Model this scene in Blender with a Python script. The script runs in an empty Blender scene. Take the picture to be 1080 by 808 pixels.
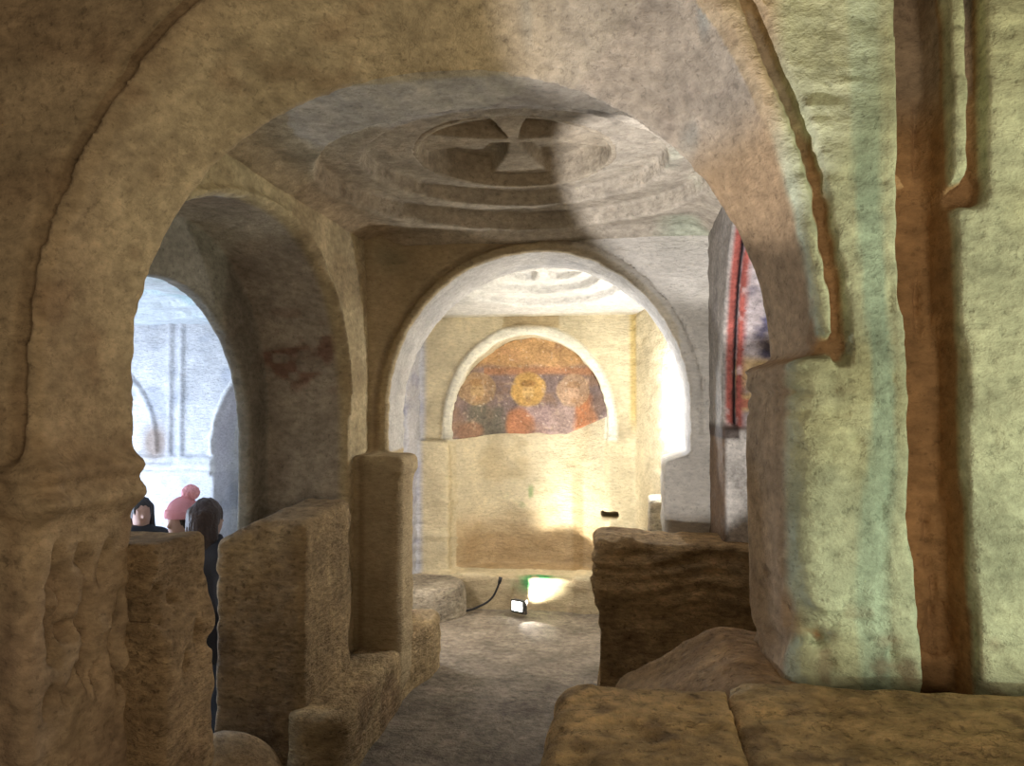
import bpy, math, random
import numpy as np
from mathutils import Vector

C = bpy.context.scene.collection
F32 = np.float32
rng = np.random.RandomState(7)
TAB = rng.rand(64, 64, 64).astype(F32) * 2 - 1

# ---------------------------------------------------------------- noise
def vn(x, y, z):
    """value noise, -1..1"""
    xi = np.floor(x).astype(np.int32); yi = np.floor(y).astype(np.int32); zi = np.floor(z).astype(np.int32)
    fx = x - xi; fy = y - yi; fz = z - zi
    fx = fx*fx*(3-2*fx); fy = fy*fy*(3-2*fy); fz = fz*fz*(3-2*fz)
    x0 = xi & 63; x1 = (xi+1) & 63; y0 = yi & 63; y1 = (yi+1) & 63; z0 = zi & 63; z1 = (zi+1) & 63
    a = TAB[x0, y0, z0]*(1-fx) + TAB[x1, y0, z0]*fx
    b = TAB[x0, y1, z0]*(1-fx) + TAB[x1, y1, z0]*fx
    c = TAB[x0, y0, z1]*(1-fx) + TAB[x1, y0, z1]*fx
    d = TAB[x0, y1, z1]*(1-fx) + TAB[x1, y1, z1]*fx
    return (a*(1-fy) + b*fy)*(1-fz) + (c*(1-fy) + d*fy)*fz

def fbm(x, y, z, s, o=3, seed=0.0):
    t = 0; a = 1.0; n = 0
    for i in range(o):
        t = t + a*vn(x*s+seed*7.13+i*3.7, y*s+seed*3.31+i*9.1, z*s+seed*5.77+i*5.3)
        n += a; a *= .5; s *= 2.03
    return t/n

def sst(a, b, x):
    t = np.clip((x-a)/(b-a), 0, 1); return t*t*(3-2*t)

def smax(a, b, k=.02):
    h = np.maximum(k-np.abs(a-b), 0)/k
    return np.maximum(a, b) + h*h*k*.25
def smin(a, b, k=.02): return -smax(-a, -b, k)

def box(x, y, z, x0, x1, y0, y1, z0, z1, r=.03):
    dx = np.abs(x-(x0+x1)/2)-(x1-x0)/2+r; dy = np.abs(y-(y0+y1)/2)-(y1-y0)/2+r; dz = np.abs(z-(z0+z1)/2)-(z1-z0)/2+r
    o = np.sqrt(np.maximum(dx, 0)**2+np.maximum(dy, 0)**2+np.maximum(dz, 0)**2)
    return o + np.minimum(np.maximum(dx, np.maximum(dy, dz)), 0) - r

def ell(x, y, z, c, r):
    k = np.sqrt(((x-c[0])/r[0])**2+((y-c[1])/r[1])**2+((z-c[2])/r[2])**2)
    return (k-1)*min(r)

def cap(x, y, z, a, b, ra, rb=None):
    rb = ra if rb is None else rb
    a = np.array(a, float); b = np.array(b, float); d = b-a; L = max(d@d, 1e-9)
    t = np.clip(((x-a[0])*d[0]+(y-a[1])*d[1]+(z-a[2])*d[2])/L, 0, 1)
    return np.sqrt((x-a[0]-t*d[0])**2+(y-a[1]-t*d[1])**2+(z-a[2]-t*d[2])**2) - (ra+(rb-ra)*t)

# ---------------------------------------------------------------- surface nets
def nets(f, lo, hi, h, rough=None, band=.11, clip=True):
    lo = np.array(lo, float); hi = np.array(hi, float)
    n = np.maximum(np.ceil((hi-lo)/h).astype(int)+1, 4)
    X = (lo[0]+h*np.arange(n[0])).astype(F32)[:, None, None]
    Y = (lo[1]+h*np.arange(n[1])).astype(F32)[None, :, None]
    Z = (lo[2]+h*np.arange(n[2])).astype(F32)[None, None, :]
    D = np.array(np.broadcast_to(f(X, Y, Z), n), dtype=F32)
    if rough is not None:
        I = np.nonzero(np.abs(D) < band)
        x = X[I[0], 0, 0]; y = Y[0, I[1], 0]; z = Z[0, 0, I[2]]
        D[I] += rough(x, y, z).astype(F32)
    if clip:
        e = 1.5*h
        for ax, A in enumerate((X, Y, Z)):
            D = np.maximum(D, np.maximum(lo[ax]+e-A, A-(lo[ax]+h*(n[ax]-1)-e)))
    D = D.astype(F32)
    S = D < 0
    c = np.zeros(tuple(n-1), dtype=np.int8)
    for i in (0, 1):
        for j in (0, 1):
            for k in (0, 1):
                c += S[i:n[0]-1+i, j:n[1]-1+j, k:n[2]-1+k]
    act = (c > 0) & (c < 8)
    cells = np.nonzero(act)
    m = len(cells[0])
    idx = np.full(tuple(n-1), -1, dtype=np.int32); idx[cells] = np.arange(m)
    P = np.zeros((m, 3)); W = np.zeros(m)
    ci, cj, ck = cells
    for ax in range(3):
        o = [(0, 0, 0)]*4
        for q, (u, v) in enumerate(((0, 0), (1, 0), (0, 1), (1, 1))):
            a = [0, 0, 0]; a[(ax+1) % 3] = u; a[(ax+2) % 3] = v
            b = list(a); b[ax] = 1
            d0 = D[ci+a[0], cj+a[1], ck+a[2]]; d1 = D[ci+b[0], cj+b[1], ck+b[2]]
            s = (d0 < 0) != (d1 < 0)
            t = np.where(s, d0/np.where(s, d0-d1, 1), 0)
            p = np.stack([np.full(m, float(v_)) for v_ in a], 1); p[:, ax] = t
            P[s] += p[s]; W[s] += 1
    P = P/W[:, None] + np.stack(cells, 1)
    V = lo + h*P
    quads = []
    for ax in range(3):
        a1 = (ax+1) % 3; a2 = (ax+2) % 3
        sl0 = [slice(None)]*3; sl1 = [slice(None)]*3
        sl0[ax] = slice(0, n[ax]-1); sl1[ax] = slice(1, n[ax])
        A = S[tuple(sl0)]; B = S[tuple(sl1)]
        E = np.stack(np.nonzero(A != B), 1)
        ok = (E[:, a1] > 0) & (E[:, a2] > 0) & (E[:, a1] < n[a1]-1) & (E[:, a2] < n[a2]-1)
        E = E[ok]
        inside = A[E[:, 0], E[:, 1], E[:, 2]]
        def g(u, v):
            q = E.copy(); q[:, a1] -= u; q[:, a2] -= v
            return idx[q[:, 0], q[:, 1], q[:, 2]]
        Q = np.stack([g(1, 1), g(0, 1), g(0, 0), g(1, 0)], 1)
        Q[~inside] = Q[~inside][:, ::-1]
        quads.append(Q)
    Q = np.concatenate(quads)
    Q = Q[(Q >= 0).all(1)]
    return V, Q

def mesh_obj(name, V, Q, mat, parent=None, col=None):
    me = bpy.data.meshes.new(name)
    me.vertices.add(len(V)); me.vertices.foreach_set('co', V.astype(F32).ravel())
    me.loops.add(Q.size); me.loops.foreach_set('vertex_index', Q.astype(np.int32).ravel())
    me.polygons.add(len(Q)); me.polygons.foreach_set('loop_start', np.arange(0, Q.size, Q.shape[1], dtype=np.int32))
    me.polygons.foreach_set('use_smooth', np.ones(len(Q), dtype=bool))
    me.update(calc_edges=True); me.validate()
    if col is not None:
        c = np.ones((len(V), 4), F32); c[:, :3] = col(V[:, 0].astype(F32), V[:, 1].astype(F32), V[:, 2].astype(F32))
        at = me.color_attributes.new('paint', 'FLOAT_COLOR', 'POINT'); at.data.foreach_set('color', c.ravel())
    me.materials.append(mat)
    o = bpy.data.objects.new(name, me); C.objects.link(o)
    if parent: o.parent = parent
    return o

def rock(name, f, lo, hi, h, mat, col=None, rough=None, parent=None, clip=True, kind=None):
    V, Q = nets(f, lo, hi, h, rough, clip=clip)
    o = mesh_obj(name, V, Q, mat, parent, col)
    if kind: o['kind'] = kind
    return o

def tag(o, label, cat, group=None):
    o['label'] = label; o['category'] = cat
    if group: o['group'] = group
    return o

def empty(name, loc, label, cat, rot=(0, 0, 0)):
    o = bpy.data.objects.new(name, None); C.objects.link(o)
    o.location = loc; o.rotation_euler = rot; o.empty_display_size = .1
    return tag(o, label, cat)

# ---------------------------------------------------------------- materials
def stone_mat(name, rough=.95, scale=1.0, bump=.5, strata=1.0, mott=.35, spots=.25):
    m = bpy.data.materials.new(name); m.use_nodes = True
    nt = m.node_tree; N = nt.nodes; L = nt.links; N.clear()
    out = N.new('ShaderNodeOutputMaterial'); b = N.new('ShaderNodeBsdfPrincipled')
    L.new(b.outputs[0], out.inputs[0]); b.inputs['Roughness'].default_value = rough
    b.inputs['Specular IOR Level'].default_value = .15
    tc = N.new('ShaderNodeTexCoord')
    at = N.new('ShaderNodeAttribute'); at.attribute_name = 'paint'
    def noise(sc, det, vec, ro=.6):
        n = N.new('ShaderNodeTexNoise'); n.inputs['Scale'].default_value = sc; n.inputs['Detail'].default_value = det
        n.inputs['Roughness'].default_value = ro; L.new(vec, n.inputs['Vector']); return n.outputs['Fac']
    def mapv(s):
        k = N.new('ShaderNodeMapping'); k.inputs['Scale'].default_value = s; L.new(tc.outputs['Object'], k.inputs['Vector']); return k.outputs[0]
    def mr(v, a, b_, c, d):
        k = N.new('ShaderNodeMapRange'); L.new(v, k.inputs[0])
        for i, q in enumerate((a, b_, c, d)): k.inputs[i+1].default_value = q
        return k.outputs[0]
    def mul(colr, fac):
        k = N.new('ShaderNodeVectorMath'); k.operation = 'SCALE'; L.new(colr, k.inputs[0]); L.new(fac, k.inputs['Scale']); return k.outputs[0]
    def mm(op, a, b_):
        k = N.new('ShaderNodeMath'); k.operation = op
        for i, q in enumerate((a, b_)):
            if isinstance(q, (int, float)): k.inputs[i].default_value = q
            else: L.new(q, k.inputs[i])
        return k.outputs[0]
    iso = mapv((1, 1, 1)); st = mapv((1, 1, 1+1.1*strata))
    big = noise(4*scale, 6, iso, .65); fine = noise(22*scale, 7, st, .66); med = noise(11*scale, 6, st, .7)
    pit = noise(46*scale, 4, iso, .6); pit2 = noise(17*scale, 5, iso, .7)
    c1 = mul(at.outputs['Color'], mr(big, .3, .7, 1-mott, 1+mott*.8))
    c2 = mul(c1, mr(fine, .3, .7, 1-mott*1.1, 1+mott*.75))
    dk = mm('MULTIPLY', mr(pit, .33, .40, 1-spots, 1), mr(pit2, .30, .37, 1-spots*.8, 1))
    cr0 = mm('ABSOLUTE', mm('SUBTRACT', noise(6.5*scale, 5, st, .62), .5), 0)
    crk = mm('MAXIMUM', mr(cr0, .002, .014, 0, 1), mr(big, .46, .54, 1, 0))
    dk = mm('MULTIPLY', dk, mr(crk, 0, 1, 1-spots*.7, 1))
    c3 = mul(c2, dk)
    L.new(c3, b.inputs['Base Color'])
    hgt = mm('ADD', mm('MULTIPLY', fine, .55), mm('ADD', med, mm('MULTIPLY', dk, .45)))
    bp = N.new('ShaderNodeBump'); bp.inputs['Strength'].default_value = min(1, bump*1.25); bp.inputs['Distance'].default_value = .028/scale**.5

    L.new(hgt, bp.inputs['Height']); L.new(bp.outputs[0], b.inputs['Normal'])
    return m

def plain(name, col, rough=.6, metal=0, emit=None, es=1, bump=0, bscale=60, var=.15):
    m = bpy.data.materials.new(name); m.use_nodes = True
    nt = m.node_tree; b = nt.nodes['Principled BSDF']
    b.inputs['Roughness'].default_value = rough; b.inputs['Metallic'].default_value = metal
    n = nt.nodes.new('ShaderNodeTexNoise'); n.inputs['Scale'].default_value = bscale; n.inputs['Detail'].default_value = 4
    tc = nt.nodes.new('ShaderNodeTexCoord'); nt.links.new(tc.outputs['Object'], n.inputs['Vector'])
    mx = nt.nodes.new('ShaderNodeMix'); mx.data_type = 'RGBA'
    mx.inputs[6].default_value = (*[c*(1-var) for c in col], 1); mx.inputs[7].default_value = (*[min(1, c*(1+var)) for c in col], 1)
    nt.links.new(n.outputs['Fac'], mx.inputs[0]); nt.links.new(mx.outputs[2], b.inputs['Base Color'])
    if bump:
        bp = nt.nodes.new('ShaderNodeBump'); bp.inputs['Strength'].default_value = bump; bp.inputs['Distance'].default_value = .01
        nt.links.new(n.outputs['Fac'], bp.inputs['Height']); nt.links.new(bp.outputs[0], b.inputs['Normal'])
    if emit:
        b.inputs['Emission Color'].default_value = (*emit, 1); b.inputs['Emission Strength'].default_value = es
    return m

M_smooth = stone_mat('plastered_limestone', bump=.35, mott=.3, strata=.5)
M_rough = stone_mat('chiselled_limestone', bump=.75, mott=.4, spots=.35)
M_pale = stone_mat('pale_limestone', bump=.45, mott=.18, spots=.2, strata=1.3)
M_floor = stone_mat('worn_floor_stone', rough=.75, bump=.6, mott=.4, strata=.3)
M_fresco = stone_mat('fresco_plaster', rough=.8, bump=.35, mott=.35, scale=1.6, strata=.3, spots=.3)
M_dark = stone_mat('mottled_limestone', bump=.7, mott=.4)  # coarse mottled stone, not in use

def C3(*c): return np.array(c, F32)
TAN = C3(.50, .385, .235); PALE = C3(.62, .56, .44); BROWN = C3(.30, .205, .115); OCHRE = C3(.46, .33, .17)
GREY = C3(.42, .385, .32)
def lerp(a, b, t): return a + (b-a)*t[:, None]
def basecol(x, y, z, a=TAN, b=BROWN, amt=.5, s=2.2, seed=0.):
    n = fbm(x, y, z*1.6, s, 4, seed)
    t = sst(.02, .5, n)*amt
    c = lerp(np.broadcast_to(a, (len(x), 3)), b, t)
    m = fbm(x, y, z, 9., 3, seed+4)
    return c*(1+.14*m[:, None])

# generic roughness of dug rock: big undulation, sloping strata, chisel marks
def rg(big=.014, st=.006, ch=.004, seed=0., zs=24.):
    def r(x, y, z):
        zz = z + .05*vn(x*1.3+seed, y*1.3, z*1.3)
        o = big*fbm(x, y, z, 2.2, 3, seed)
        if st: o = o + st*vn(x*4+seed, y*4, zz*zs) + st*.6*vn(x*11, y*11+seed, zz*zs*1.9)
        if ch: o = o + ch*vn(x*26, y*26, z*26+seed)
        return o
    return r

def arch_q(u, z, c, a, b, zc, n=2.0, zl=None):
    """>0 in the rock, <0 in the opening; u the coordinate along the wall"""
    du = np.abs(u-c); up = np.maximum(z-zc, 0)
    rho = ((du/a)**n + (up/b)**n)**(1/n)
    return np.where(z > zc, (rho-1)*(a*.5+b*.5), du-a)

def ring(v, a, b, s=.008): return sst(a-s, a+s, v)*(1-sst(b-s, b+s, v))

# ================================================================= NEAR WALL with the great arch
def near_arch(x, y, z):
    t = np.clip((2.30-y)/.40, 0, 1.1)
    xr_ = sst(-.9, .1, x)
    a = .975 + (.030 + .022*xr_)*t
    b = .925 + (.225 + .295*xr_)*t
    du = np.abs(x+.58); up = np.maximum(z-1.68, 0); n = 2.15-.15*t
    rho = ((du/a)**n + (up/b)**n)**(1/n)
    return np.where(z > 1.68, (rho-1)*(a*.5+b*.5), du-a)
def near_profile(x, y, z):
    q = near_arch(x, y, z)
    t = np.clip((2.30-y)/.40, 0, 1.1)
    # jambs: left pier below z 1.46 with a two-roll cornice, right pier below 1.72 standing forward
    xl = -1.555 + .0*z
    roll = .045*np.exp(-((z-1.42)/.035)**2) + .055*np.exp(-((z-1.335)/.04)**2)
    xl = xl - .028*t + roll - .012*sst(1.25, 1.0, z)
    xr = np.where(z < 1.715, .325 + .022*sst(1.72, 1.60, z)*0 - .012*np.exp(-((z-1.66)/.03)**2) + .05*sst(.95, .45, z)*0, .395)
    low = np.maximum(xl - x, x - xr)
    xr_s = .395 + .052*t - .07*sst(1.735, 1.70, z)
    low = np.maximum(xl-x, x-xr_s + .008*np.exp(-((z-1.66)/.02)**2))
    return np.where(z > 1.74, q, np.where(z > 1.68, np.maximum(q, low), low))

def near_sdf(x, y, z):
    q = near_profile(x, y, z)
    wob = .012*vn(x*3, 0*x, z*3)
    y0 = 1.90 + wob + 0*q
    qa = near_arch(x, 1.9+0*y, z)
    # archivolt groove beside a thin rib, closed by a ledge above the pier
    wv = .006*vn(x*5, 0*x, z*7+5)
    wR = sst(-.6, .0, x)
    gr = ring(qa+wv, .044, .082, .007)*np.where(x > -.58, sst(1.69, 1.71, z), sst(1.44, 1.48, z))
    gr = np.maximum(gr, ring(z+wv, 1.725, 1.765, .008)*(x > .3)*(1-sst(.080, .095, qa+wv)))
    gr = gr*(.85+.15*vn(x*9, 0*x, z*9))
    # upright channel right of the arch with a hooked side groove
    cx = .695 + .012*vn(0*x, 0*x+3, z*2.5) + .035*sst(1.6, .9, z) - .012*sst(1.9, 2.5, z)
    hw = .055 - .006*sst(2.0, 2.6, z) + .004*vn(0*x, 0*x+9, z*14)
    ch = 1 - sst(hw-.008, hw+.010, np.abs(x-cx))
    hk = (1-sst(.008, .024, np.abs(x-.800-.01*vn(0*x, 0*x+1, z*4))))*sst(2.055, 2.075, z)
    lk = (1-sst(.0, .03, np.abs(z-2.085-.35*np.maximum(x-.74,0))-.012))*(x > .70)*(x < .818)
    g = np.maximum(np.maximum(gr*.055, ch*.125), np.maximum(hk*.07, lk*.07))
    slab = np.maximum((y0 + g - y)*.8, y - 2.30)
    # pitting (weathering holes) on the left pier
    d = smax(-q, slab, .035 + .05*(x > 0)*(z < 1.7))
    return d

PITS = [(random.Random(i*3+1)) for i in range(46)]
PITS = [(r.uniform(1.96, 2.27), r.uniform(.72, 1.20), r.uniform(.010, .017), r.uniform(.016, .040)) for r in PITS]
PITS2 = [(r.uniform(2.0, 2.62), r.uniform(.72, 1.08), r.uniform(.010, .018), r.uniform(.016, .036)) for r in [random.Random(i*5+2) for i in range(26)]]

def near_rough(x, y, z):
    L = (x < -1.2)
    face = np.maximum(sst(1.97, 1.93, y), L*sst(1.30, 1.22, z))
    o = .010*fbm(x, y, z, 1.7, 3, 1.)
    st = vn(x*3.2+3, y*5, (z+.10*x+.03*vn(x*2, y*2, z*2))*26)
    st2 = vn(x*9, y*9, (z+.12*x)*52)
    amp = np.where(z > 1.45, .0065, .0075)*(.35+.65*face)
    amp = np.where(x > .3, .0085*(.4+.6*face)*(1-.75*((x > .30) & (x < .41))), amp)
    o = o + amp*st + amp*.5*st2 + .0022*vn(x*34, y*34, z*34)
    # bulgy eroded foot
    foot = sst(1.25, .8, z)
    o = o + foot*.022*fbm(x, y, z, 5., 3, 8.) + L*foot*.008*fbm(x, y*1.6, z*.7, 9., 3, 9.) + L*foot*.009*vn(x*3, y*3, z*17+.1*y)
    # smooth plaster runs
    for (px, pz, r, rz) in PITS:
        if True:
            o = o + .07*np.exp(-((y-px)/r)**2-((z-pz)/rz)**2)*L
    # little holes on the green side
    for px, pz, r in ((.53, 1.52, .007), (.36, 1.18, .006), (.60, 2.13, .004), (.445, 1.06, .02)):
        o = o + .03*np.exp(-(((x-px)/r)**2+((z-pz)/r)**2))
    R = (x > .3)
    # scars near the foot of the right pier
    sc = fbm(x, y, z, 7., 2, 21.)
    o = o + R*sst(1.25, 1.0, z)*.022*sst(.25, .55, np.abs(sc))
    # ledge lines under the imposts
    o = o + R*.012*np.exp(-((z-1.635-.01*vn(x*6, y, z))/.008)**2)*(x < .5)
    o = o + R*.009*np.exp(-((z-1.59)/.006)**2)*(x < .52)
    o = o + L*sst(1.5, 1.3, z)*sst(1.2, 1.3, z)*.012*vn(x*2.2, y*2.2, z*9)
    o = o - L*(.028*np.exp(-((z-1.415)/.03)**2) + .034*np.exp(-((z-1.335)/.035)**2))*face
    # a crack running down the green stretch
    cr = x - (.60 + .02*vn(0*x, 0*x, z*6) + .01*vn(0*x+4, 0*x, z*19))
    o = o + R*.014*np.exp(-(cr/.006)**2)*sst(1.98, 1.9, z)*(.6+.4*vn(x, y, z*8))
    # crack in the bottom of the upright channel
    cc = x - (.71 + .012*vn(0*x, 0*x+3, z*2.5) + .035*sst(1.6, .9, z) + .006*vn(0*x+4, 0*x, z*23))
    o = o + .02*np.exp(-(cc/.005)**2)*sst(-.3, .3, vn(x*0, y*0, z*7+2))
    return o

def near_col(x, y, z):
    c = basecol(x, y, z, C3(.52, .40, .25), C3(.34, .235, .14), .55, 2.4, 2.)
    # reddish and dark stains above the arch
    s = sst(.25, .6, fbm(x, y, z, 6., 3, 11.))
    c = lerp(c, C3(.30, .19, .11), s*.45)
    # left archivolt groove is coloured darker
    qa = near_arch(x, 1.9+0*y, z)
    c = lerp(c, C3(.24, .16, .09), ring(qa, .040, .085, .02)*(x < -.3)*.45)
    # right side: pale plaster, the lamp's green partly painted in, with an algae smear
    R = sst(.34, .40, x)*sst(1.98, 1.93, y)
    pl = basecol(x, y, z, C3(.56, .59, .41), C3(.50, .48, .27), .7, 2.6, 5.)
    c = lerp(c, pl, R)
    ax = .555 + .02*vn(0*x, 0*x+6, z*2.2) + .03*sst(1.9, 1.5, z)*sst(1.1, 1.5, z)
    wd = .034 + .012*vn(0*x, 0*x+2, z*3)
    alg = (1-sst(wd*.6, wd*1.1, np.abs(x-ax)))*R
    c = lerp(c, C3(.36, .50, .40), alg*.75)
    lo_ = sst(1.75, 1.2, z)*R
    c = lerp(c, C3(.47, .62, .49), lo_*.55*(.6+.4*fbm(x, y, z, 3., 2, 6.)))
    c = lerp(c, C3(.60, .56, .30), R*sst(2.0, 2.6, z)*.5)
    # brown painted inside the channel and grooves for their lack of green light
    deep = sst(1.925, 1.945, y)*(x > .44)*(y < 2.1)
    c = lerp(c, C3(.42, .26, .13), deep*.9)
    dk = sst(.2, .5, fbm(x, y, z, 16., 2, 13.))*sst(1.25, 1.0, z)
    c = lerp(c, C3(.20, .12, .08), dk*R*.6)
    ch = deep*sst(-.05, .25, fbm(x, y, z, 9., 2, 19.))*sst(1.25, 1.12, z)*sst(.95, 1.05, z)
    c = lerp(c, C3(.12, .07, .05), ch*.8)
    # purple tinge on the left pier foot
    Lf = (x < -1.3)*sst(1.35, .9, z)
    c = lerp(c, C3(.33, .225, .17), Lf*(.35+.3*fbm(x, y, z, 5, 2, 15.)))
    c = lerp(c, C3(.40, .25, .13), (x > .1)*sst(1.93, 1.96, y)*sst(2.45, 2.2, z)*.7)  # right soffit and jamb painted browner, as the sides left unlit
    # cool light on the crown's right soffit painted in as grey, with streaks
    sf = (y > 1.95)*sst(-.45, -.1, x)*sst(2.25, 2.4, z)
    c = lerp(c, C3(.47, .43, .38), sf*.5)
    c = lerp(c, C3(.30, .33, .30), sf*sst(.2, .5, fbm(x*3, y*.6, z*.6, 5., 2, 17.))*.5)
    return c

rock('wall_near', near_sdf, (-2.45, 1.84, -.1), (2.3, 2.34, 3.35), .0125, M_smooth, near_col, near_rough, kind='structure')

# ================================================================= CEILING of the middle bay, stepped rings
RC = (-.505, 3.54)
def ceil_sdf(x, y, z):
    w_ = .008*vn(x*3, y*3, 0*x)
    r1 = np.sqrt((x+.48)**2+(y-3.42)**2)+w_; r2 = np.sqrt((x+.49)**2+(y-3.46)**2)+w_; r3 = np.sqrt((x-RC[0])**2+((y-RC[1])/1.08)**2)
    h = 2.60 + .088*(1-sst(.868, .880, r1)) + .076*(1-sst(.672, .684, r2)) + .45*(1-sst(.455, .46, r3))
    # hollow chamfer sloping down to the side walls
    e = np.minimum(np.minimum(x+1.50, .48-x), 4.42-y)
    h = h - .05*sst(.14, 0, e)
    h = h + .04*(1-sst(.60, .635, (x+1.05)**2+(y-2.8)**2))*0
    return (h - z)*.75
def ceil_col(x, y, z):
    c = basecol(x, y, z, C3(.48, .42, .33), C3(.36, .31, .24), .6, 2.0, 31.)
    r = np.sqrt((x-RC[0])**2+(y-RC[1])**2)
    c = lerp(c, C3(.40, .50, .36), sst(.1, .45, fbm(x, y, z, 3., 2, 33.))*sst(.1, .3, x)*.5)
    c = lerp(c, C3(.40, .29, .17), sst(-1.2, -1.45, x)*.7)
    return c
rock('ceiling', ceil_sdf, (-1.75, 2.255, 2.50), (.75, 4.60, 3.0), .014, M_smooth, ceil_col,
     lambda x, y, z: .007*fbm(x, y, z, 3., 3, 3.)+.003*vn(x*20, y*12, z*10), kind='structure')

def cross_d(x, y, c, R, flare=.62, w0=.028, rot=0.):
    """>0 inside the flared arms"""
    u = x-c[0]; v = y-c[1]
    ur = u*math.cos(rot)+v*math.sin(rot); vr = -u*math.sin(rot)+v*math.cos(rot)
    def arm(s, t): return (w0 + np.abs(s)**1.6*flare) - np.abs(t)
    return np.maximum(arm(ur, vr), arm(vr, ur))
def medal_sdf(x, y, z):
    r = np.sqrt((x-RC[0])**2+((y-RC[1])/1.08)**2)
    q = sst(-.006, .008, cross_d(x, y, (RC[0]+.0, RC[1]-.04), .4, .42, .030, .06))   # 1 on the arms
    h = 2.764 + .062*(1-sst(.435, .445, r)) + .075*(1-q)*(1-sst(.425, .435, r))
    d = np.maximum((h - z)*.8, z-2.93)
    return smax(d, r-.475, .006)
o = rock('cross_medallion', medal_sdf, (-1.02, 2.98, 2.70), (.02, 4.10, 2.95), .0095, M_smooth,
         lambda x, y, z: basecol(x, y, z, C3(.45, .38, .28), C3(.34, .28, .20), .6, 3, 36.), lambda x, y, z: .005*fbm(x, y, z, 5., 2, 3.))
tag(o, 'round medallion carved with a flared cross in the stepped rock ceiling of the nearest bay', 'carving')

# ================================================================= MIDDLE WALL with the second arch
def mid_sdf(x, y, z):
    qa = arch_q(x, z, -.515, .868, .90, 1.60, 2.0)
    ty = np.clip((y-4.4)/.6, 0, 1)
    qa = qa - .07*ty*sst(-.6, -1.2, x)*sst(2.4, 1.6, z)
    xl = -1.383 - .07*ty + .02*sst(1.335, 1.285, z)*0
    xr = .353 - .145*sst(1.35, 1.29, z)
    q = np.where(z > 1.60, qa, np.maximum(xl-x, x-xr))
    gl = ring(qa, .045, .075, .007)*(x < -.5)*sst(1.45, 1.5, z)*.03
    gr_ = ring(qa+.004*vn(x*4, 0*x, z*4), .075, .088, .005)*(x > -.5)*sst(1.42, 1.46, z)*.035
    slab = np.maximum(4.40 + gl + gr_ - y, y-5.0)
    # engaged pilaster standing forward under the left springing
    pz = 1.0
    pil = box(x, y, z, -1.57, -1.222, 4.13, 4.46, 0, 1.32, .075)
    cap_ = box(x, y, z, -1.57, -1.205, 4.115, 4.47, 1.215, 1.335, .04)
    d = smax(-q, slab, .03)
    d = smin(d, smin(pil, cap_, .02), .03)
    # corner shaft running up between the two arches
    sh = np.sqrt((x+1.50)**2+(y-4.42)**2) - (.05+.10*sst(1.3, 2.6, z)**2)
    d = smin(d, np.where(z > .9, sh, 1.), .09)
    return d
def mid_col(x, y, z):
    c = basecol(x, y, z, C3(.47, .375, .235), C3(.32, .235, .13), .5, 2.5, 41.)
    right = sst(-.6, -.1, x)
    c = lerp(c, basecol(x, y, z, C3(.56, .52, .45), C3(.46, .42, .35), .5, 3, 42.), right)  # right half painted paler and greyer for the cool light on it
    sf = sst(4.43, 4.47, y)*(z > 1.33)
    c = lerp(c, basecol(x, y, z, C3(.58, .57, .56), C3(.46, .46, .48), .6, 4, 43.), sf*.9)  # cool light on the soffit put into its colour as blue-grey
    qa = arch_q(x, z, -.515, .868, .90, 1.60, 2.0)
    edge = ring(qa, .0, .045, .008)*(y < 4.45)*(z > 1.3)*(x < .3)
    c = lerp(c, C3(.52, .43, .27), edge*.5)
    c = lerp(c, C3(.20, .14, .08), ring(qa, .045, .075, .01)*(x < -.3)*(y < 4.46)*.5)
    st = sst(.15, .5, fbm(x, y, z, 5, 2, 44.))*(x < -1.1)*sst(1.2, .4, z)
    c = lerp(c, C3(.22, .16, .10), st*.7)
    bl = np.exp(-(((x+1.36)/.09)**2+((z-2.47)/.07)**2))
    c = lerp(c, C3(.27, .25, .16), bl*.7)
    return c
rock('wall_middle', mid_sdf, (-2.10, 4.05, -.15), (1.45, 5.04, 2.80), .0165, M_pale, mid_col, rg(.010, .005, .002, 4.), kind='structure')

# ================================================================= LEFT WALL of the bay, doubled arch
def left_sdf(x, y, z):
    q1 = arch_q(np.where(y < 3.13, 3.13+(y-3.13)*.76, y), z, 3.13, .905, .945, 1.50, 2.1)
    q2 = arch_q(y, z, 3.10, .76, .76, 1.40, 2.05)
    bead = (ring(q1, .012, .034, .006)*sst(1.54, 1.58, z)*.022)
    w1 = smax(-q1, np.maximum(x-(-1.485)-bead, -1.97-x), .025)
    w2 = smax(-q2, np.maximum(x-(-1.95), -2.04-x), .02)
    return smin(w1, w2, .01)
def left_col(x, y, z):
    c = basecol(x, y, z, C3(.50, .41, .255), C3(.35, .26, .15), .5, 2.4, 51.)
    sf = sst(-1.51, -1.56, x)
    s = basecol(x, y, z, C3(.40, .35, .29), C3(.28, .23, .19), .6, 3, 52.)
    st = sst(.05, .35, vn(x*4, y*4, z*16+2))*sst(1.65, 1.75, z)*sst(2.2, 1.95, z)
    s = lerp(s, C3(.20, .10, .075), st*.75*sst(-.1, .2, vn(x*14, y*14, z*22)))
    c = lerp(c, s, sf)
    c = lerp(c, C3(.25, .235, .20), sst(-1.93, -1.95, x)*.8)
    return c
rock('wall_left', left_sdf, (-2.09, 2.26, -.7), (-1.42, 4.47, 2.80), .0165, M_smooth, left_col, rg(.010, .003, .002, 5.), kind='structure')

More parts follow.
